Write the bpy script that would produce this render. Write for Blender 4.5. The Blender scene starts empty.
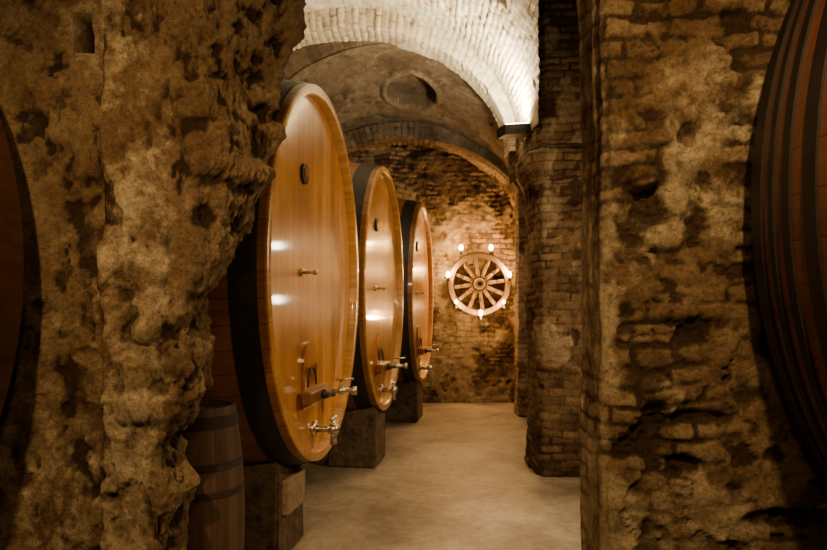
import bpy, bmesh, math, numpy as np
from mathutils import Vector, Matrix
F=680.0; CX=413.5; HY=300.0; CH=1.65
def WX(px,Y): return (px-CX)/F*Y
def WZ(py,Y): return CH+(HY-py)/F*Y
scene=bpy.context.scene

# ---------------------------------------------------------------- noise
def _h(ix,iy,iz,s):
    n=(ix*73856093)^(iy*19349663)^(iz*83492791)^(s*2654435)
    n=n&0x7fffffff
    n=(n^(n>>13))*1274126177&0x7fffffff
    n=(n^(n>>11))*668265263&0x7fffffff
    n=n^(n>>15)
    return (n&0xffffff)/float(0xffffff)
def vnoise(x,y,z,s=0):
    xi=np.floor(x).astype(np.int64);yi=np.floor(y).astype(np.int64);zi=np.floor(z).astype(np.int64)
    fx=x-xi;fy=y-yi;fz=z-zi
    fx=fx*fx*(3-2*fx);fy=fy*fy*(3-2*fy);fz=fz*fz*(3-2*fz)
    r=0
    for a in (0,1):
        wx=fx if a else 1-fx
        for b in (0,1):
            wy=fy if b else 1-fy
            for c in (0,1):
                wz=fz if c else 1-fz
                r=r+wx*wy*wz*_h(xi+a,yi+b,zi+c,s)
    return r
def fbm(x,y,z,octv=5,s=0,gain=0.5,ridge=False):
    t=0;amp=1;tot=0;f=1.0
    for i in range(octv):
        n=vnoise(x*f+17.3*i,y*f+5.1*i,z*f+9.7*i,s+i*7)
        if ridge: n=1-np.abs(2*n-1)
        t=t+n*amp;tot+=amp;amp*=gain;f*=2.03
    return t/tot
def sstep(a,b,x):
    t=np.clip((x-a)/(b-a),0,1); return t*t*(3-2*t)

# ---------------------------------------------------------------- materials
def newmat(name):
    m=bpy.data.materials.new(name); m.use_nodes=True
    nt=m.node_tree; b=nt.nodes['Principled BSDF']; return m,nt,b
def N(nt,t,**k):
    n=nt.nodes.new(t)
    for a,v in k.items(): setattr(n,a,v)
    return n
def mixc(nt,f,a,b,bt='MIX'):
    n=N(nt,'ShaderNodeMix',data_type='RGBA',blend_type=bt)
    for i,v in ((0,f),(6,a),(7,b)):
        if hasattr(v,'is_linked'): nt.links.new(v,n.inputs[i])
        else: n.inputs[i].default_value=(v if i==0 else (*v,1))
    return n.outputs[2]
def math_(nt,op,a,b=0.0,c=0.0):
    n=N(nt,'ShaderNodeMath',operation=op)
    for i,v in enumerate((a,b,c)):
        if hasattr(v,'is_linked'): nt.links.new(v,n.inputs[i])
        else: n.inputs[i].default_value=v
    return n.outputs[0]
def noise(nt,vec,scale,detail=4,rough=.55,dist=0):
    n=N(nt,'ShaderNodeTexNoise'); n.inputs['Scale'].default_value=scale
    n.inputs['Detail'].default_value=detail; n.inputs['Roughness'].default_value=rough
    n.inputs['Distortion'].default_value=dist
    if vec is not None: nt.links.new(vec,n.inputs['Vector'])
    return n.outputs['Fac']
def ramp(nt,fac,stops):
    r=N(nt,'ShaderNodeValToRGB'); e=r.color_ramp.elements
    while len(e)>1: e.remove(e[-1])
    e[0].position=stops[0][0]; e[0].color=(*stops[0][1],1)
    for p,c in stops[1:]:
        x=e.new(p); x.color=(*c,1)
    nt.links.new(fac,r.inputs[0]); return r.outputs[0]
def bump(nt,b,h,s,d,prev=None):
    n=N(nt,'ShaderNodeBump'); n.inputs['Strength'].default_value=s; n.inputs['Distance'].default_value=d
    nt.links.new(h,n.inputs['Height'])
    if prev is not None: nt.links.new(prev,n.inputs['Normal'])
    return n.outputs[0]

def masonry_mat(name,bd,bm_,bl,mortar,plaster,stain=(.25,.2,.15),stain_amt=.7,rough=.9,speck=.55,b1=.6,crisp=1.0):
    m,nt,b=newmat(name)
    at=N(nt,'ShaderNodeAttribute',attribute_name='m'); sep=N(nt,'ShaderNodeSeparateColor')
    nt.links.new(at.outputs['Color'],sep.inputs[0])
    pos=N(nt,'ShaderNodeNewGeometry').outputs['Position']
    n1=noise(nt,pos,9,8,.7); n2=noise(nt,pos,42,6,.75); n3=noise(nt,pos,2.4,8,.7,.8); n4=noise(nt,pos,110,4,.8)
    t=math_(nt,'ADD',math_(nt,'MULTIPLY',sep.outputs[1],.55),math_(nt,'MULTIPLY',math_(nt,'SUBTRACT',n1,.25),.9))
    bc=ramp(nt,t,[(.15,bd),(.5,bm_),(.9,bl)])
    hh=math_(nt,'ADD',sep.outputs[0],math_(nt,'MULTIPLY',math_(nt,'SUBTRACT',n2,.5),.6))
    c=mixc(nt,ramp(nt,hh,[(.15,(0,0,0)),(.75,(1,1,1))]),mortar,bc)
    pm=math_(nt,'ADD',sep.outputs[2],math_(nt,'MULTIPLY',math_(nt,'SUBTRACT',n1,.5),1.6))
    pc=mixc(nt,ramp(nt,n1,[(.35,(0,0,0)),(.65,(1,1,1))]),tuple(x*.68 for x in plaster),tuple(min(1,x*1.2) for x in plaster))
    pmask=math_(nt,'MULTIPLY',ramp(nt,pm,[(.35,(0,0,0)),(.66,(1,1,1))]),math_(nt,'MULTIPLY_ADD',sep.outputs[0],.6,.4))
    c=mixc(nt,pmask,c,pc)
    sf=ramp(nt,n3,[(.38,(1,1,1)),(.56,(0,0,0))])
    c=mixc(nt,math_(nt,'MULTIPLY',sf,stain_amt),c,stain,'MULTIPLY')
    sp=ramp(nt,n2,[(.3,(.36,.32,.28)),(.5,(1,1,1)),(.70,(1.38,1.34,1.25))])
    c=mixc(nt,speck,c,sp,'MULTIPLY')
    pits=ramp(nt,n4,[(.36,(.32,.28,.24)),(.46,(1,1,1))])
    c=mixc(nt,.6*crisp if crisp<=1 else .75,c,pits,'MULTIPLY')
    nt.links.new(c,b.inputs['Base Color']); b.inputs['Roughness'].default_value=rough
    b.inputs['Specular IOR Level'].default_value=.25
    p=bump(nt,b,n1,b1,.04*crisp); p=bump(nt,b,n2,.9,.02*crisp,p); p=bump(nt,b,n4,.85,.007*crisp,p)
    nt.links.new(p,b.inputs['Normal'])
    return m

M_left=masonry_mat('rough_plaster_stone',(.17,.105,.05),(.31,.215,.115),(.49,.38,.225),(.06,.036,.018),(.63,.52,.34),stain=(.46,.35,.23),stain_amt=.68,speck=.8,crisp=1.25)
M_right=masonry_mat('crumbling_brick',(.13,.08,.04),(.29,.195,.10),(.47,.355,.205),(.08,.05,.025),(.60,.49,.31),stain=(.38,.28,.18),stain_amt=.75,speck=.75,crisp=1.25)
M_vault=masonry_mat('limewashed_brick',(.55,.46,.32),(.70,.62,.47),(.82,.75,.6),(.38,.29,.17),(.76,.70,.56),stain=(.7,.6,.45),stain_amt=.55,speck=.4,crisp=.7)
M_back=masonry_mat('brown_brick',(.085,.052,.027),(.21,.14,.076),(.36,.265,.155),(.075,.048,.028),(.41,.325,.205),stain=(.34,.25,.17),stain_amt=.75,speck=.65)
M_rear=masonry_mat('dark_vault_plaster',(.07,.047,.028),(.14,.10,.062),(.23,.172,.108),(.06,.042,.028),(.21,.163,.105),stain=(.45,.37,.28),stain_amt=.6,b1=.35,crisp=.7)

def wood_mat(name,dark,mid,light,w,rough=.32,gap=.03,coat=.25,var=.5,gapc=.6,big=.6,gs=28.0):
    m,nt,b=newmat(name)
    uv=N(nt,'ShaderNodeUVMap').outputs[0]; s=N(nt,'ShaderNodeSeparateXYZ'); nt.links.new(uv,s.inputs[0])
    q=math_(nt,'DIVIDE',s.outputs[0],w); fl=math_(nt,'FLOOR',q); fr=math_(nt,'FRACT',q)
    wn=N(nt,'ShaderNodeTexWhiteNoise',noise_dimensions='1D'); nt.links.new(fl,wn.inputs['W'])
    cb=N(nt,'ShaderNodeCombineXYZ'); nt.links.new(math_(nt,'MULTIPLY',s.outputs[0],gs),cb.inputs[0])
    nt.links.new(math_(nt,'MULTIPLY',s.outputs[1],1.6),cb.inputs[1]); nt.links.new(math_(nt,'MULTIPLY',wn.outputs[0],37.0),cb.inputs[2])
    g=noise(nt,cb.outputs[0],1.0,6,.65,.8)
    gg=ramp(nt,g,[(.3,(0,0,0)),(.7,(1,1,1))])
    t=math_(nt,'ADD',math_(nt,'MULTIPLY',wn.outputs[0],var),math_(nt,'MULTIPLY',gg,1-var*.6))
    c=ramp(nt,t,[(.1,dark),(.5,mid),(1.0,light)])
    e=math_(nt,'MULTIPLY',math_(nt,'MINIMUM',fr,math_(nt,'SUBTRACT',1.0,fr)),1.0/gap)
    e=math_(nt,'MINIMUM',e,1.0)
    c=mixc(nt,e,mixc(nt,gapc,c,(.03,.012,.004)),c)
    pos=N(nt,'ShaderNodeNewGeometry').outputs['Position']
    c=mixc(nt,big,c,ramp(nt,noise(nt,pos,1.7,5,.65),[(.3,(.5,.42,.35)),(.65,(1.1,1.08,1.05))]),'MULTIPLY')
    nt.links.new(c,b.inputs['Base Color'])
    nt.links.new(math_(nt,'ADD',math_(nt,'MULTIPLY',g,.2),rough-.1),b.inputs['Roughness'])
    b.inputs['Coat Weight'].default_value=coat; b.inputs['Coat Roughness'].default_value=.07
    p=bump(nt,b,e,.4,.003); p=bump(nt,b,g,.15,.002,p); nt.links.new(p,b.inputs['Normal'])
    return m
M_head=wood_mat('varnished_oak_head',(.31,.115,.02),(.53,.24,.055),(.70,.38,.11),.105,gap=.032,coat=1.0,var=.5,gapc=.75,big=.8,gs=50)
M_stave=wood_mat('varnished_oak_staves',(.12,.046,.013),(.21,.088,.023),(.30,.137,.04),.13,gap=.05)
M_rim=wood_mat('oak_rim',(.30,.13,.032),(.46,.24,.066),(.58,.34,.115),.13,gap=.03,gapc=.35,var=.3)
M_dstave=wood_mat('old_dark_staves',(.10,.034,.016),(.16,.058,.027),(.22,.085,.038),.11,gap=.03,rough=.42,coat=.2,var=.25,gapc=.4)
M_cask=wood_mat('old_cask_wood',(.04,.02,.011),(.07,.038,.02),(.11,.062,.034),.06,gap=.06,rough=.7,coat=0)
M_oldwood=wood_mat('weathered_wood',(.2,.13,.065),(.36,.25,.14),(.5,.37,.22),.5,gap=.01,rough=.7,coat=0)

def simple(name,col,rough=.5,metal=0.0,nscale=20,var=.35,bs=.2,bd=.01):
    m,nt,b=newmat(name); pos=N(nt,'ShaderNodeNewGeometry').outputs['Position']
    n=noise(nt,pos,nscale,7,.7)
    c=mixc(nt,ramp(nt,n,[(.32,(0,0,0)),(.68,(1,1,1))]),tuple(x*(1-var) for x in col),tuple(min(1,x*(1+var)) for x in col))
    nt.links.new(c,b.inputs['Base Color']); b.inputs['Roughness'].default_value=rough; b.inputs['Metallic'].default_value=metal
    nt.links.new(bump(nt,b,n,bs,bd),b.inputs['Normal']); return m
M_iron=simple('black_hoop_iron',(.018,.015,.013),.5,.3)
M_rust=simple('rusty_cask_hoop',(.03,.021,.015),.8,.2)
M_steel=simple('steel',(.55,.5,.42),.28,1.0,40,.15,.05)
M_brass=simple('brass',(.6,.4,.14),.3,1.0,40,.15,.05)
M_stone=simple('support_stone',(.10,.068,.04),.9,0,11,.75,1.0,.05)
M_pale=simple('pale_plaque',(.22,.16,.10),.8,0,25,.4,.3)
M_dark=simple('lamp_housing',(.02,.02,.02),.5,.5)
M_flat=simple('rough_masonry_dim',(.16,.11,.06),.95,0,6,.5,.8)

# floor
M_floor,nt,b=newmat('worn_concrete')
pos=N(nt,'ShaderNodeNewGeometry').outputs['Position']
n1=noise(nt,pos,1.1,8,.7,.5); n2=noise(nt,pos,14,6,.7); n3=noise(nt,pos,70,3,.6)
c=ramp(nt,n1,[(.34,(.165,.132,.095)),(.5,(.31,.26,.20)),(.66,(.46,.40,.32))])
c=mixc(nt,.85,c,ramp(nt,n2,[(.3,(.58,.56,.53)),(.6,(1.08,1.08,1.08))]),'MULTIPLY')
nt.links.new(c,b.inputs['Base Color']); nt.links.new(math_(nt,'ADD',math_(nt,'MULTIPLY',n2,.4),.33),b.inputs['Roughness'])
p=bump(nt,b,n2,.3,.012); p=bump(nt,b,n3,.3,.004,p); nt.links.new(p,b.inputs['Normal'])

def emis(name,col,s):
    m,nt,b=newmat(name); b.inputs['Base Color'].default_value=(*col,1)
    b.inputs['Emission Color'].default_value=(*col,1); b.inputs['Emission Strength'].default_value=s; return m
M_bulb=emis('glowing_bulb',(1,.52,.15),32)
M_lampglass=emis('uplight_glass',(1,.82,.55),65)

# ---------------------------------------------------------------- mesh helpers
def link(o,parent=None):
    scene.collection.objects.link(o)
    if parent: o.parent=parent
    return o
def empty(name,loc=(0,0,0),rz=0):
    o=bpy.data.objects.new(name,None); o.location=loc; o.rotation_euler=(0,0,rz); o.empty_display_size=.1
    return link(o)
def raw(name,verts,faces,mat,parent=None,uv=None,col=None,smooth=True):
    me=bpy.data.meshes.new(name); me.from_pydata([tuple(v) for v in verts],[],faces)
    if smooth: me.polygons.foreach_set('use_smooth',[True]*len(me.polygons))
    if uv is not None:
        l=me.uv_layers.new(name='UVMap'); idx=np.zeros(len(me.loops),dtype=np.int32); me.loops.foreach_get('vertex_index',idx)
        l.data.foreach_set('uv',np.asarray(uv,dtype=np.float32)[idx].ravel())
    if col is not None:
        a=me.color_attributes.new('m','FLOAT_COLOR','POINT'); a.data.foreach_set('color',np.asarray(col,dtype=np.float32).ravel())
    me.materials.append(mat); me.update()
    return link(bpy.data.objects.new(name,me),parent)
def gridfaces(M,Nn,flip=False,wrap=False):
    f=[]
    for i in range(M-1):
        for j in range(Nn if wrap else Nn-1):
            k=(j+1)%Nn
            q=(i*Nn+j,i*Nn+k,(i+1)*Nn+k,(i+1)*Nn+j)
            f.append(q[::-1] if flip else q)
    return f
def brickpat(u,v,bw,bh,mo,seed,warp=.012):
    wu=u+warp*2*(fbm(u*3,v*3,0*u,3,seed)-.5)*2; wv=v+warp*2*(fbm(u*2.5,v*2.5,0*u+9,3,seed+3)-.5)*2
    row=np.floor(wv/bh); rr=_h(row.astype(np.int64),0*row.astype(np.int64),0*row.astype(np.int64),seed)
    uu=wu/bw+.5*(row%2)+.25*rr; cl=np.floor(uu)
    lu=(uu-cl)*bw; lv=wv-row*bh
    r=_h(row.astype(np.int64),cl.astype(np.int64),0*cl.astype(np.int64),seed+5)
    d=np.minimum(np.minimum(lu,bw-lu),np.minimum(lv,bh-lv))
    d=d+mo*1.2*(fbm(u*26,v*26,0*u,3,seed+8)-.5)
    return sstep(mo*.3,mo*1.3,d),r
def masonry(name,P,U,V,mat,toward,bw=.26,bh=.075,mo=.012,seed=1,relief=.02,rough=.03,pl=.55,plw=.08,extra=None,brick=True,warp=.012,cav=None,smear=0):
    du=np.gradient(P,axis=1); dv=np.gradient(P,axis=0)
    n=np.cross(du,dv); n/=np.linalg.norm(n,axis=2,keepdims=True)+1e-9
    i=P.shape[0]//2; j=P.shape[1]//2
    flip=np.dot(n[i,j],np.array(toward)-P[i,j])<0
    if flip: n=-n
    X,Y,Z=P[...,0],P[...,1],P[...,2]
    if brick: h,r=brickpat(U,V,bw,bh,mo,seed,warp)
    else:
        r=fbm(X*5,Y*5,Z*5,4,seed+21); h=np.ones_like(r)
    if smear:
        sm=smear*sstep(.44,.58,fbm(X*2.7,Y*2.7,Z*2.7,5,seed+71,.6)); h=h+(1-h)*sm; r=r*(1-sm)+sm*fbm(X*6,Y*6,Z*6,4,seed+73)
    pm=fbm(X*1.6,Y*1.6,Z*1.6,5,seed+31,.55)
    pm=sstep(pl-plw,pl+plw,pm)
    hb=h*(.35+.65*r)
    big=fbm(X*1.7,Y*1.7,Z*1.7,4,seed+41)-.5
    fine=fbm(X*14,Y*14,Z*14,4,seed+51)-.5
    holes=sstep(.66,.8,fbm(X*6,Y*6,Z*6,3,seed+61))
    d=relief*hb*(1-pm*.8)+pm*relief*.9+rough*1.6*big+rough*.5*fine-rough*1.0*holes*(1-pm*.5)
    if extra is not None:
        d,pm=extra(d,pm,U,V,P)
    if cav is not None: # hollows take the darker mortar colour: local height vs. blurred height
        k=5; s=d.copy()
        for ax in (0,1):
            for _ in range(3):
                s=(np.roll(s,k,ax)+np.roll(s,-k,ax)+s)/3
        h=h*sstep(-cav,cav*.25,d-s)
    Q=P+n*d[...,None]
    M,Nn=U.shape
    col=np.stack([h,r,pm,np.ones_like(h)],-1).reshape(-1,4)
    uv=np.stack([U,V],-1).reshape(-1,2)
    return raw(name,Q.reshape(-1,3),gridfaces(M,Nn,flip),mat,None,uv,col)
def mg(u0,u1,v0,v1,res):
    us=np.linspace(u0,u1,max(2,int(abs(u1-u0)/res))); vs=np.linspace(v0,v1,max(2,int(abs(v1-v0)/res)))
    return np.meshgrid(us,vs)
def pathgrid(pts,z0,z1,res):
    pts=np.array(pts,float); seg=np.linalg.norm(np.diff(pts,axis=0),axis=1); L=np.concatenate([[0],np.cumsum(seg)])
    U,V=mg(0,L[-1],z0,z1,res)
    X=np.interp(U,L,pts[:,0]); Y=np.interp(U,L,pts[:,1])
    return np.stack([X,Y,V],-1),U,V
def bm_box(bm,c,s,bev=.006,rot=None):
    r=bmesh.ops.create_cube(bm,size=1.0); vs=r['verts']
    m=Matrix.Translation(c)@(rot.to_4x4() if rot else Matrix.Identity(4))@Matrix.Diagonal((*s,1))
    bmesh.ops.transform(bm,matrix=m,verts=vs)
    if bev>0:
        es=list({e for v in vs for e in v.link_edges}); bmesh.ops.bevel(bm,geom=es,offset=bev,segments=2,affect='EDGES',profile=.5)
def bm_cyl(bm,p1,p2,r1,r2=None,seg=20):
    p1=Vector(p1);p2=Vector(p2); r2=r1 if r2 is None else r2; d=p2-p1
    q=d.to_track_quat('Z','Y').to_matrix().to_4x4()
    bmesh.ops.create_cone(bm,cap_ends=True,segments=seg,radius1=r1,radius2=r2,depth=d.length,matrix=Matrix.Translation((p1+p2)/2)@q)
def bm_sph(bm,c,r,s=(1,1,1)):
    bmesh.ops.create_uvsphere(bm,u_segments=20,v_segments=12,radius=r,matrix=Matrix.Translation(c)@Matrix.Diagonal((*s,1)))
def finish(bm,name,mat,parent=None,smooth=False,loc=None):
    me=bpy.data.meshes.new(name); 
    uvl=bm.loops.layers.uv.new('UVMap')
    for f in bm.faces:
        f.smooth=smooth
        for l in f.loops: l[uvl].uv=(l.vert.co.x+l.vert.co.y,l.vert.co.z)
    bm.to_mesh(me); bm.free(); me.materials.append(mat)
    o=bpy.data.objects.new(name,me)
    if loc: o.location=loc
    return link(o,parent)
def lathe(name,prof,mat,parent,a=1,b=1,axis='x',n=144,ul=1.15):
    th=np.linspace(0,2*math.pi,n+1); V=[];UV=[]; L=0;ph=None
    for (h,s,off) in prof:
        if ph is not None: L+=math.hypot(h-ph[0],(s-ph[1])*a+off-ph[2])
        ph=(h,s,off)
        A=(a*s+off)*np.cos(th); B=(b*s+off)*np.sin(th); H=np.full_like(th,h)
        V.append(np.stack([H,A,B],-1) if axis=='x' else np.stack([A,B,H],-1))
        UV.append(np.stack([th*ul,np.full_like(th,L)],-1))
    V=np.concatenate(V);UV=np.concatenate(UV)
    o=raw(name,V,gridfaces(len(prof),n+1),mat,parent,UV)
    bm=bmesh.new(); bm.from_mesh(o.data); bmesh.ops.recalc_face_normals(bm,faces=bm.faces); bm.to_mesh(o.data); bm.free()
    try: o.data.set_sharp_from_angle(angle=math.radians(40))
    except Exception: pass
    return o

# ---------------------------------------------------------------- room shell
U,V=mg(-4.2,4.2,-1.0,11.3,.06)
Zf=.012*(fbm(U*1.1,V*1.1,0*U,4,77)-.5)
raw('floor',np.stack([U,V,Zf],-1).reshape(-1,3),gridfaces(*U.shape),M_floor)

# --- left foreground wall with the broken opening edge
prof=np.array([(-60,305),(0,300),(30,298),(60,286),(85,279),(110,281),(135,284),(150,276),(165,266),(180,262),(200,256),(215,249),(240,236),(260,226),(290,213),(310,205),(330,200),(350,204),(370,207),(395,199),(420,190),(440,185),(470,191),(500,188),(550,187),(640,184)],float)
zr=np.linspace(-.02,3.35,340); YE=3.1
py=HY-(zr-CH)/YE*F
epx=np.interp(py,prof[:,0],prof[:,1]); eX=WX(epx,YE)-.02
rows=[]
for z,e in zip(zr,eX):
    cpx=194+4*math.sin(z*4)+3*math.sin(z*9+1)
    if z>2.2: cpx-= (z-2.2)*26
    cX=min(e-.0,WX(cpx,2.82))
    k=[(-3.6,2.92),(-1.33,2.92),(-1.28,2.78),(cX,2.79),(e,YE),(e-.22,YE+.08),(-3.0,YE+.1)]
    cnt=[190,12,62,84,14,14]
    xs=[];yy=[]
    for i,c in enumerate(cnt):
        t=np.linspace(0,1,c,endpoint=(i==len(cnt)-1))
        xs.append(k[i][0]+(k[i+1][0]-k[i][0])*t); yy.append(k[i][1]+(k[i+1][1]-k[i][1])*t)
    xs=np.concatenate(xs);yy=np.concatenate(yy); rows.append(np.stack([xs,yy,np.full_like(xs,z)],-1))
P=np.stack(rows,0); Nn=P.shape[1]
U=np.tile(np.concatenate([[0],np.cumsum(np.full(Nn-1,.011))]),(P.shape[0],1)); V=P[...,2].copy()
idx=np.arange(Nn)[None,:]; iC=264; iE=348
rev=np.clip(np.minimum((idx-(iC-18))/38.0,(iE+14-idx)/14.0),0,1)
pil=sstep(198,206,idx)*(1-sstep(iC-6,iC+12,idx))
def ex_left(d,pm,U,V,P):
    X,Y,Z=P[...,0],P[...,1],P[...,2]
    wx=.10*(fbm(X*5,Y*5,Z*5,3,301)-.5); wz=.10*(fbm(X*5,Y*5,Z*5,3,303)-.5)
    X2=X+wx; Z2=Z+wz
    rg=fbm(X2*3.0,Y*3.0,Z2*3.0,7,91,.58,True)-.5
    ck=fbm(X2*7,Y*7,Z2*6,5,95,.65)-.5
    fl=.4+.4*sstep(190,215,idx)
    d=d+rev*(.19*rg+.08*ck)+ (1-rev)*fl*.05*(fbm(X2*3,Y*3,Z2*1.3,7,97,.62,True)-.55)
    d=d+(fl+.2*rev)*(.022*(fbm(X2*20,Y*20,Z2*12,4,99,.7)-.5)+.012*(fbm(X2*12,Y*12,Z2*6,4,109,.6,True)-.5))
    f1=fbm(X2*2.2,Y*2.2,Z2*1.3,6,133,.6); ch=sstep(.53,.55,f1); d=d-.016*ch*(idx<iE)
    f2=fbm(X2*4.3+7,Y*4.3,Z2*2.7,6,139,.6); ch2=sstep(.60,.63,f2); d=d-.015*ch2*(idx<iE)
    sx,sz=WX(83,2.92),WZ(33,2.92)
    m=(np.abs(X-sx)<.034)&(np.abs(Z-sz)<.082)&(Y<3.0); d=np.where(m,-.17,d)
    pt=sstep(.44,.62,fbm(X*1.6,Y*1.6,Z*1.3,6,151,.62))
    pm=.12+pt*.32+pil*.32*sstep(2.0,.8,Z)+pil*.14-rev*.75-ch*.12-ch2*.12
    for px_,pz_,rr,hh,pp in ((150,405,.10,.03,.6),(125,425,.07,.02,.55),(138,360,.05,.01,.5),(130,470,.05,.01,.45),(160,300,.06,.01,.4),(150,330,.07,.03,0),(225,150,.16,.05,0),(215,105,.14,.04,0),(245,170,.12,.05,0)):
        g=((X-WX(px_,2.85))/rr)**2+((Z-WZ(pz_,2.85))/(rr*.8))**2+1.2*(fbm(X*10,Y*10,Z*10,4,311)-.5); w=sstep(1.2,.3,g)*(idx<iE); d=d+hh*w; pm=pm+pp*w
    pm=np.where(m,0,np.clip(pm,0,1))
    d=d*np.where(idx>iE,.3,1)
    return d,pm
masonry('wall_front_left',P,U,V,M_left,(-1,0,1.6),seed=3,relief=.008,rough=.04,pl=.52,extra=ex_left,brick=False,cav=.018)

# --- right foreground wall
P,U,V=pathgrid([(1.9,3.34),(.84,3.30),(.80,3.24),(.80,2.88),(.83,2.85),(3.6,2.82)],-.02,3.35,.0115)
def ex_right(d,pm,U,V,P):
    X,Y,Z=P[...,0],P[...,1],P[...,2]
    front=sstep(1.50,1.60,U); jamb=1-front
    d=d*(.25+.75*front)
    er=sstep(.38,.56,fbm(X*1.9+3,Y*1.9,Z*1.9,4,261))*front
    d=d+er*.065*(fbm(X*6,Y*6,Z*8,6,263,.64)-.5)+front*.022*(fbm(X*18,Y*18,Z*18,4,265,.68)-.5)
    def blob(px,py,rx,rz,h,pmv):
        nonlocal d,pm
        x0,z0=WX(px,2.83),WZ(py,2.83)
        g=np.sqrt(((X-x0)/rx)**2+((Z-z0)/rz)**2)+.9*(fbm(X*9,Y*9,Z*9,5,171,.6)-.5)
        w=sstep(1.1,.6,g)*front; d=d+h*w; pm=np.clip(pm+pmv*w,0,1)
    blob(640,178,.07,.06,.10,-.2); blob(672,200,.07,.08,.05,.6); blob(664,236,.10,.07,.05,.6); blob(730,200,.16,.14,.015,.35)
    blob(655,140,.07,.05,.04,-.3); blob(615,110,.05,.3,.02,.5); blob(690,330,.3,.05,-.02,-.4); blob(665,395,.10,.10,.03,.5)
    blob(700,420,.14,.05,-.03,-.4); blob(625,330,.06,.1,-.02,-.3); blob(685,465,.08,.05,-.05,-.5); blob(770,90,.08,.2,.02,.4); blob(790,520,.2,.05,-.03,-.3)
    f1=fbm(X*3.1,Y*3.1,Z*3.6,6,233,.6); ch=sstep(.53,.55,f1); d=d-.018*ch*front; pm=pm*(1-.45*ch)
    f2=fbm(X*5.1,Y*5.1,Z*5.6,6,239,.6); ch2=sstep(.61,.63,f2); d=d-.016*ch2*front
    d=d+jamb*.03*(fbm(X*10,Y*18,Z*1.1,5,207,.55,True)-.5)+.05*(fbm(X*0,Y*0,Z*1.1,4,209)-.5)*jamb
    pm=np.clip(.08+pm*.8+jamb*(.25+.5*(fbm(X*8,Y*12,Z*1.5,4,277)-.2)),0,1)
    return d,pm
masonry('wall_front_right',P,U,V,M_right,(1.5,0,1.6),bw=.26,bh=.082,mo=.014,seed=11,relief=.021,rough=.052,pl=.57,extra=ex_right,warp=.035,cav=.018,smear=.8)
bm=bmesh.new(); bm_box(bm,(0,3.05,3.95),(7.6,.5,1.25),.02); finish(bm,'wall_front_lintel',M_flat)
bm=bmesh.new(); bm_box(bm,(0,4.8,5.45),(8.4,12.8,.2),.0); finish(bm,'ceiling',M_flat)
Ug,Vg=mg(-1,11.1,-.02,5.4,.05); P=np.stack([np.full_like(Ug,-3.95),Ug,Vg],-1)
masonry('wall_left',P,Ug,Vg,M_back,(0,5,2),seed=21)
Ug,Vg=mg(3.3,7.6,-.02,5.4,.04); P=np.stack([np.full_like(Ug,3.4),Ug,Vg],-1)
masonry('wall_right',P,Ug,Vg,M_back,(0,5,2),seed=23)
Ug,Vg=mg(6.9,11.0,-.02,4.6,.025); P=np.stack([1.66+.0*Ug,Ug,Vg],-1)
def ex_pil(d,pm,U,V,P):
    return d+.16*sstep(9.55,9.6,U)*(1-sstep(9.95,10.0,U)),pm
masonry('wall_right_passage',P,Ug,Vg,M_back,(0,9,2),seed=25,extra=ex_pil,bw=.25,bh=.07)
Ug,Vg=mg(-4.0,1.9,-.02,4.7,.018); P=np.stack([Ug,np.full_like(Ug,10.95),Vg],-1)
def ex_back(d,pm,U,V,P):
    er=sstep(.42,.58,fbm(U*1.5,V*1.5,0*U,4,361)); return d+er*.08*(fbm(U*7,V*9,0*U,5,363,.6)-.5),pm
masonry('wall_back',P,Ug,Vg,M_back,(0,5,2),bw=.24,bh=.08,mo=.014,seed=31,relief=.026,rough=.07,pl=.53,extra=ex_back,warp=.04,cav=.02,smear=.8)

# --- pillar with corbelled impost
P,U,V=pathgrid([(1.22,7.15),(1.16,6.95),(1.17,6.44),(1.22,6.36),(2.1,6.30),(2.15,7.1)],-.02,3.10,.015)
def ex_imp(d,pm,U,V,P):
    st=.03*sstep(2.74,2.76,V)+.03*sstep(2.82,2.835,V)+.035*sstep(2.90,2.915,V)-.10*sstep(3.03,3.09,V)
    return d+st+.02*sstep(.25,0,V)*(fbm(U*8,V*8,0*U,3,5)),pm
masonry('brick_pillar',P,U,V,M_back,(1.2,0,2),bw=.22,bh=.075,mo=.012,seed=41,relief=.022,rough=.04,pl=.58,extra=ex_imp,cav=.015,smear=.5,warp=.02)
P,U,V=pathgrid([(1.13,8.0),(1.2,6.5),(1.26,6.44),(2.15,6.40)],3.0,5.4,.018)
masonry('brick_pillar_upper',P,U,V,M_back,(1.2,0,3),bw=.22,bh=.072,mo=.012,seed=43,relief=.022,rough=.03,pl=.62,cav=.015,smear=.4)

# --- vaults
def arcgrid(cx,a,zs,rise,y0,y1,res,zfun=None,tmin=None,t1=math.pi):
    ys=np.linspace(y0,y1,int(abs(y1-y0)/res)); nt_=int(math.pi*(a+rise)/2/res)
    Pm=[];Um=[];Vm=[]
    for y in ys:
        t0=tmin(y) if tmin else 0.0
        t=np.linspace(t0,t1,nt_)
        dz=zfun(y) if zfun else 0
        Pm.append(np.stack([cx+a*np.cos(t),np.full_like(t,y),zs+(rise+dz)*np.sin(t)],-1)); Um.append(np.full_like(t,y)); Vm.append(t*(a+rise)/2)
    return np.array(Pm),np.array(Um),np.array(Vm)
def tm(y):
    if y>=6.35: return 0.0
    return math.acos(min(1,(.186*y+.7)/1.87))
P,U,V=arcgrid(-.7,1.87,3.3,1.62,4.6,7.66,.016,tmin=tm)
masonry('ceiling_vault_front',P,U,V,M_vault,(-.7,6,3),bw=.25,bh=.07,mo=.011,seed=51,relief=.020,rough=.03,pl=.52,smear=.35)
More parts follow.
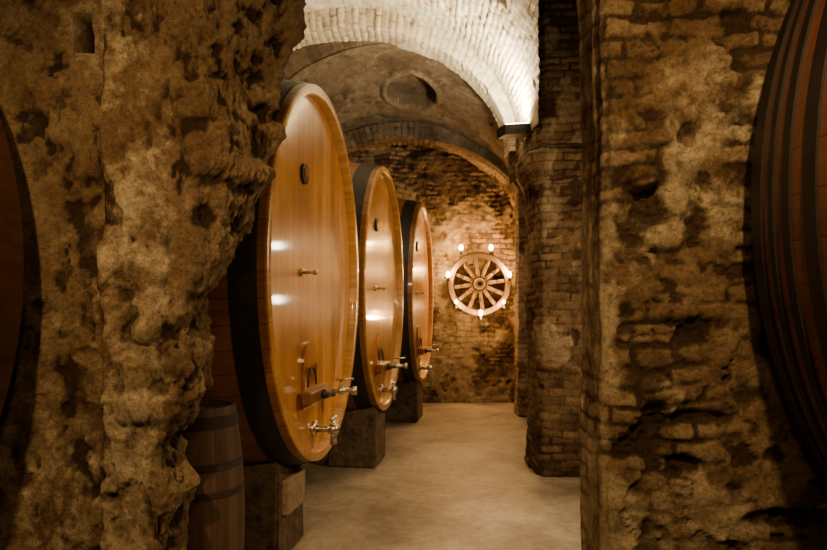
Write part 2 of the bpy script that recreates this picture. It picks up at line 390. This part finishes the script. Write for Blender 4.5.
def ring(name,cx,a0,r0,a1,r1,zs,y0,y1,mat,seed,res=.016,relief=.016,smear=.3):
    nt_=int(math.pi*(a0+r0)/2/res); t=np.linspace(0,math.pi,nt_)
    kf=int(max(a1-a0,.2)/res)+2; kd=int((y1-y0)/res)+2
    rowsP=[]
    for s in np.linspace(1,0,kf): rowsP.append((a0+(a1-a0)*s,r0+(r1-r0)*s,y0)); 
    for s in np.linspace(0,1,kd)[1:]: rowsP.append((a0,r0,y0+(y1-y0)*s))
    P=np.array([np.stack([cx+A*np.cos(t),np.full_like(t,y),zs+R*np.sin(t)],-1) for A,R,y in rowsP])
    U=np.array([np.full_like(t,i*res) for i in range(len(rowsP))]); V=np.array([t*(a0+r0)/2 for _ in rowsP])
    return masonry(name,P,U,V,mat,(cx,y0-1,zs),bw=.24,bh=.07,mo=.012,seed=seed,relief=relief,rough=.02,pl=.55,smear=smear)
ring('trim_arch_front',-.7,1.77,1.38,1.87,1.62,3.3,7.55,7.95,M_vault,55)
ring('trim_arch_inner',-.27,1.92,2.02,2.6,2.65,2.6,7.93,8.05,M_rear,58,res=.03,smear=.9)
P,U,V=arcgrid(-.27,1.93,2.6,2.03,7.9,9.75,.02,zfun=lambda y:-.26*(y-7.9))
def ex_hole(d,pm,U,V,P):
    X,Y,Z=P[...,0],P[...,1],P[...,2]
    g=np.sqrt(((X+.03)/.33)**2+((Y-8.85)/.37)**2)
    d=d-.16*sstep(1.0,.94,g)+.035*sstep(1.22,1.16,g)*sstep(.99,1.03,g)
    return d,np.where(g<1.0,0,np.where(g<1.2,1,pm))
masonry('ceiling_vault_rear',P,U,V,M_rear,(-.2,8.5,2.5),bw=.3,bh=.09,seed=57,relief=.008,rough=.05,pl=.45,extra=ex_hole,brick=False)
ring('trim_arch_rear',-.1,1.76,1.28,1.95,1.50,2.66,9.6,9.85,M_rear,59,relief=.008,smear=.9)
P,U,V=arcgrid(-.15,1.85,2.7,1.45,9.8,11.0,.025)
masonry('ceiling_vault_back',P,U,V,M_back,(-.2,10.3,2.5),bw=.25,bh=.075,seed=61,relief=.02,rough=.03,pl=.6)

# ---------------------------------------------------------------- barrels
def ell_lower(t,a,b): return -b*math.sqrt(max(0,1-(t/a)**2))
def big_barrel(name,C,n,L,a,b,mst,mhd,mrim,hoops):
    rz=math.atan2(n[1],n[0]); e=empty(name,C,rz)
    sc=lambda x:1+.085*math.sin(math.pi*min(1,max(0,-x/L)))
    lathe('staves',[(x,sc(x),0) for x in np.linspace(0,-L,40)],mst,e,a,b)
    lathe('chime_rim',[(-.02,1,.001),(.004,1,.001),(.008,1,-.004),(.008,1,-.056),(.002,1,-.062),(-.07,1,-.07)],mrim,e,a,b)
    for side,x0,sg in ((0,-.055,1),(1,-L+.06,-1)):
        n_=128; rs=np.linspace(0.001,1,30); V_=[];UV_=[]
        for r in rs:
            th=np.linspace(0,2*math.pi,n_,endpoint=False)
            t=(a-.062)*r*np.cos(th); z=(b-.062)*r*np.sin(th)
            V_.append(np.stack([np.full_like(t,x0-sg*.008*(1-r*r)),t,z],-1)); UV_.append(np.stack([t,z],-1))
        raw('head_%d'%(side+1),np.concatenate(V_),gridfaces(30,n_,wrap=True,flip=(sg<0)),mhd,e,np.concatenate(UV_))
    for i,(h0,h1) in enumerate(hoops):
        xs=np.linspace(-h0,-h1,6)
        lathe('hoop_%d'%(i+1),[(xs[0],sc(xs[0]),0)]+[(x,sc(x),.009) for x in xs]+[(xs[-1],sc(xs[-1]),0)],M_iron,e,a,b)
    return e
n=Vector((.987,-.158,0)).normalized()
def saddle(parent,Cz,a,b,x0,x1,t0,t1,nm,Lb=2.1):
    ts=np.linspace(t0,t1,25); bm=bmesh.new(); rings=[]
    for x in (x0,x1):
        s=1+.085*math.sin(math.pi*min(1,max(0,-x/Lb)))
        r=[bm.verts.new((x,t,max(-Cz+.1,ell_lower(t,a*s,b*s)-.012))) for t in ts]+[bm.verts.new((x,t1+.03,-Cz)),bm.verts.new((x,t0-.03,-Cz))]
        rings.append(r); bm.faces.new(r)
    k=len(rings[0])
    for i in range(k): bm.faces.new((rings[0][i],rings[0][(i+1)%k],rings[1][(i+1)%k],rings[1][i]))
    bmesh.ops.recalc_face_normals(bm,faces=bm.faces)
    bmesh.ops.bevel(bm,geom=[e for e in bm.edges if e.calc_face_angle(0)>.6],offset=.018,segments=2,affect='EDGES')
    return finish(bm,nm,M_stone,parent)
def fittings(e):
    hx=-.065
    bm=bmesh.new(); z=-.80; t0=-.12
    bm_box(bm,(hx+.012,t0,z+.06),(.03,.30,.30),.015); bm_cyl(bm,(hx,t0,z+.2),(hx+.027,t0,z+.2),.15,.15,40)
    finish(bm,'hatch_door',M_head,e)
    bm=bmesh.new(); bm_box(bm,(hx+.07,t0,z),(.07,.46,.085),.012); finish(bm,'hatch_crossbar',M_stave,e)
    bm=bmesh.new()
    bm_cyl(bm,(hx+.02,t0,z),(hx+.19,t0,z),.014); bm_cyl(bm,(hx+.11,t0,z),(hx+.13,t0,z),.032)
    bm_cyl(bm,(hx+.165,t0-.09,z+.0),(hx+.165,t0+.09,z),.011)
    prev=None
    for k in range(13):
        an=math.pi*k/12; p=(hx+.05,t0+.09*math.cos(an)-.05,z+.06+.12*math.sin(an))
        if prev: bm_cyl(bm,prev,p,.007,.007,8)
        prev=p
    finish(bm,'hatch_bolt',M_iron,e,True)
    bm=bmesh.new(); zt=z-.02;tt=.22
    bm_cyl(bm,(hx,tt,zt),(hx+.03,tt,zt),.045); bm_cyl(bm,(hx,tt,zt),(hx+.22,tt,zt),.018); bm_sph(bm,(hx+.14,tt,zt),.033)
    bm_cyl(bm,(hx+.22,tt,zt),(hx+.25,tt,zt),.030); bm_cyl(bm,(hx+.14,tt,zt),(hx+.14,tt,zt+.07),.012); bm_cyl(bm,(hx+.10,tt,zt+.075),(hx+.23,tt,zt+.085),.008)
    finish(bm,'racking_tap',M_steel,e,True)
    bm=bmesh.new(); zl=-1.05; tl=-.02
    bm_cyl(bm,(hx,tl,zl),(hx+.03,tl,zl),.055); bm_cyl(bm,(hx,tl,zl),(hx+.17,tl,zl),.024); bm_sph(bm,(hx+.15,tl,zl),.042)
    bm_cyl(bm,(hx+.15,tl,zl),(hx+.15,tl,zl-.10),.020,.024); bm_cyl(bm,(hx+.15,tl,zl),(hx+.15,tl,zl+.07),.012)
    bm_cyl(bm,(hx+.15,tl-.06,zl+.075),(hx+.15,tl+.06,zl+.075),.010); bm_cyl(bm,(hx+.13,tl-.10,zl+.02),(hx+.13,tl+.1,zl+.02),.009)
    finish(bm,'drain_tap',M_steel,e,True)
    bm=bmesh.new(); bm_cyl(bm,(hx,-.26,.0),(hx+.10,-.26,.0),.012); bm_sph(bm,(hx+.10,-.26,0),.02); bm_cyl(bm,(hx,-.26,0),(hx+.02,-.26,0),.028)
    bm_cyl(bm,(hx+.08,-.30,.0),(hx+.08,-.22,0),.007)
    finish(bm,'sample_cock',M_steel,e,True)
    bm=bmesh.new(); bm_cyl(bm,(hx+.0,-.22,.64),(hx+.025,-.22,.64),.07,.066,32); finish(bm,'number_plate',M_dark,e)
    bm=bmesh.new(); bm_cyl(bm,(hx+.022,-.22,.64),(hx+.03,-.22,.64),.035,.035,24); finish(bm,'plate_emblem',M_brass,e)
hoopsA=[(.05,.20),(.42,.50),(.74,.82),(1.28,1.36),(1.60,1.68),(1.92,2.04)]
for i,(X,Y,zc,b) in enumerate(((-.622,4.62,1.828,1.25),(-.285,7.07,1.768,1.255),(.140,9.55,1.745,1.255))):
    a=1.02; C=(X,Y,zc); Lb=2.1 if i<2 else 1.3
    e=big_barrel('oval_wine_barrel',C,n,Lb,a,b,M_stave,M_head,M_rim,[h for h in hoopsA if h[1]<Lb])
    fittings(e)
    x0,x1=((-.15,-.46) if i==0 else (-.02,-.50))
    saddle(e,C[2],a,b,x0,x1,-.42,.05,'support_block_front',Lb); saddle(e,C[2],a,b,-Lb+.55,-Lb+.1,-.4,.4,'support_block_rear',Lb)
    if i==0:
        bm=bmesh.new(); bm_box(bm,(-.13,-.20,-C[2]+.40),(.05,.34,.22),.012); finish(bm,'support_plaque',M_pale,e)

nn=Vector((0,-1,0))
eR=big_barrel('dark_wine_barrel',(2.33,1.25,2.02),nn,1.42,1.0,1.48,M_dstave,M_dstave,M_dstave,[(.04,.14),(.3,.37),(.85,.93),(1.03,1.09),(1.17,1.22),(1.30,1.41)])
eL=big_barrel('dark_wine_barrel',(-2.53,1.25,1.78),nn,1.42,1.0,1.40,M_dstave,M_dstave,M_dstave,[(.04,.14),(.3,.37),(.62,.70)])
for e,cz,b in ((eR,2.02,1.48),(eL,1.78,1.40)):
    for x0,x1 in ((-.15,-.4),(-1.0,-1.25)):
        saddle(e,cz,1.0,b,x0,x1,-.5,.5,'support_block',1.42)

# small standing cask
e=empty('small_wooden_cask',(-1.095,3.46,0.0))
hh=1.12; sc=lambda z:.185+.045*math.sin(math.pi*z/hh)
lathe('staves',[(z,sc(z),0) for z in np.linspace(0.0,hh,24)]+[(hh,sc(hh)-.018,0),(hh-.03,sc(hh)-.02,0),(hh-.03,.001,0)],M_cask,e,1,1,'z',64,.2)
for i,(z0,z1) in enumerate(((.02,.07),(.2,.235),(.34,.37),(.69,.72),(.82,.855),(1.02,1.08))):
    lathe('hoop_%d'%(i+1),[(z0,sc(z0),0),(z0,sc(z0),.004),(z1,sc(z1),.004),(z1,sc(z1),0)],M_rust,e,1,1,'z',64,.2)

# ---------------------------------------------------------------- wagon wheel with its candle lamps
WXc,WZc,WYc=WX(479,10.75),WZ(284,10.75),10.72
e=empty('wagon_wheel_chandelier',(WXc,WYc,WZc)); R=.50
def ringmesh(name,ri,ro,y0,y1,mat):
    th=np.linspace(0,2*math.pi,97); V_=[];UV_=[]
    for k,(r,y) in enumerate(((ri,y0),(ro,y0),(ro,y1),(ri,y1),(ri,y0))):
        V_.append(np.stack([r*np.cos(th),np.full_like(th,y),r*np.sin(th)],-1)); UV_.append(np.stack([np.full_like(th,k*.05),th*.5],-1))
    o=raw(name,np.concatenate(V_),gridfaces(5,97),mat,e,np.concatenate(UV_),smooth=False)
    bm=bmesh.new(); bm.from_mesh(o.data); bmesh.ops.recalc_face_normals(bm,faces=bm.faces); bm.to_mesh(o.data); bm.free()
ringmesh('felloes',R-.09,R-.010,-.045,.035,M_oldwood); ringmesh('iron_tyre',R-.010,R,-.05,.04,M_iron)
bm=bmesh.new()
for k in range(12):
    an=2*math.pi*k/12+.13; d=Vector((math.cos(an),0,math.sin(an)))
    bm_cyl(bm,d*.07,d*.26,.034,.026,12); bm_cyl(bm,d*.26,d*(R-.07),.026,.031,12)
finish(bm,'spokes',M_oldwood,e,True)
bm=bmesh.new()
bm_cyl(bm,(0,.06,0),(0,-.03,0),.105,.105,32); bm_cyl(bm,(0,-.03,0),(0,-.10,0),.10,.075,32); bm_cyl(bm,(0,-.10,0),(0,-.13,0),.06,.055,32)
finish(bm,'hub',M_oldwood,e,False)
bm=bmesh.new(); bm_cyl(bm,(0,-.035,0),(0,-.05,0),.108,.108,32); bm_cyl(bm,(0,-.128,0),(0,-.14,0),.035,.03,24); finish(bm,'hub_band',M_iron,e)
k=0
for px,py_,ly,en in ((461,249,0.0,30),(491,249,0.0,30),(448,276,-.04,28),(509,276,-.04,28),(456,303,-.08,11),(503,303,-.08,11),(480,314,-.14,20)):
    x=WX(px,10.72)-WXc; z=WZ(py_,10.72)-WZc; k+=1
    bm=bmesh.new(); bm_sph(bm,(x,ly,z+.02),.036 if en>12 else .024,(1,1,1.4)); finish(bm,'flame_bulb_%d'%k,M_bulb,e,True)
    bm=bmesh.new(); bm_cyl(bm,(x,ly,z-.07),(x,ly,z-.02),.016); bm_cyl(bm,(x,ly,z-.08),(x,ly,z-.07),.035); bm_cyl(bm,(x,ly,z-.075),(x,.16,z-.075),.008)
    finish(bm,'holder_%d'%k,M_iron,e)
    L=bpy.data.lights.new('wheel_lamp_light_%d'%k,'POINT'); L.energy=en; L.color=(1,.52,.17); L.shadow_soft_size=.03
    o=bpy.data.objects.new('wheel_lamp_light_%d'%k,L); o.location=(x,ly-.06,z+.10 if py_<300 else z-.05); link(o,e)

# ---------------------------------------------------------------- uplight on pillar, wall sconces on passage wall
e=empty('uplight_fixture',(1.03,6.75,3.33),.25)
bm=bmesh.new(); bm_box(bm,(0,0,0),(.36,.22,.10),.012,Matrix.Rotation(-.12,3,'Y')); bm_box(bm,(.17,0,-.05),(.10,.08,.05),.006); finish(bm,'housing',M_dark,e)
bm=bmesh.new(); bm_box(bm,(0,0,.055),(.30,.16,.006),.0,Matrix.Rotation(-.12,3,'Y')); finish(bm,'glass',M_lampglass,e)
for z in (1.66,2.35):
    e=empty('wall_sconce',(1.66,8.35,z))
    bm=bmesh.new(); bm_cyl(bm,(.04,0,-.10),(-.02,0,-.10),.05); bm_cyl(bm,(-.02,0,-.10),(-.08,0,-.10),.01); bm_cyl(bm,(-.075,0,-.11),(-.075,0,-.045),.025,.03); finish(bm,'arm',M_iron,e)
    bm=bmesh.new(); bm_sph(bm,(-.075,0,0),.05,(1,1,1.0)); finish(bm,'globe',M_lampglass,e,True)

def area(name,loc,tgt,size,en,col,spread=math.pi):
    L=bpy.data.lights.new(name,'AREA'); L.energy=en; L.color=col; L.size=size; L.shape='DISK'; L.spread=spread
    o=bpy.data.objects.new(name,L); o.location=loc; o.rotation_euler=(Vector(tgt)-Vector(loc)).to_track_quat('-Z','Y').to_euler(); link(o); return o
def spot(name,loc,tgt,ang,en,col,blend=.6,r=.06):
    L=bpy.data.lights.new(name,'SPOT'); L.energy=en; L.color=col; L.spot_size=math.radians(ang); L.spot_blend=blend; L.shadow_soft_size=r
    o=bpy.data.objects.new(name,L); o.location=loc; o.rotation_euler=(Vector(tgt)-Vector(loc)).to_track_quat('-Z','Y').to_euler(); link(o); return o
warm=(1,.63,.28)
area('uplight_light',(1.0,6.75,3.43),(.5,6.8,5),.2,150,(1,.84,.56))
area('passage_lamp_light',(2.2,4.5,2.3),(-.5,5.6,1.0),.25,55,(1,.68,.34))
spot('passage_downlight',(1.0,4.9,4.3),(.9,4.5,0),42,270,(1,.82,.56),1)
spot('passage_far_downlight',(.5,8.0,3.8),(.3,7.3,0),52,45,(1,.77,.46),1)
spot('front_lamp_left',(-1.0,.5,3.05),(-1.05,2.85,1.45),86,225,warm,1,.05)
spot('front_fill_right',(.75,.7,3.1),(1.05,2.85,1.95),90,215,warm,1,.05)  # added second spot with no fixture, brightens the right wall
area('front_room_fill_light',(.0,.0,2.9),(0,2.6,1.5),.3,14,warm)  # added camera-side fill so the dark barrels stay visible
w=bpy.data.worlds.new('World'); scene.world=w; w.use_nodes=True
w.node_tree.nodes['Background'].inputs[0].default_value=(.5,.33,.17,1); w.node_tree.nodes['Background'].inputs[1].default_value=.01

# ---------------------------------------------------------------- camera
cam=bpy.data.cameras.new('camera'); cam.sensor_width=36; cam.lens=F/827*36
cam.shift_y=(HY-275)/827.0
co=bpy.data.objects.new('camera',cam); co.location=(0,0,CH); co.rotation_euler=(math.pi/2,0,0); link(co)
scene.camera=co
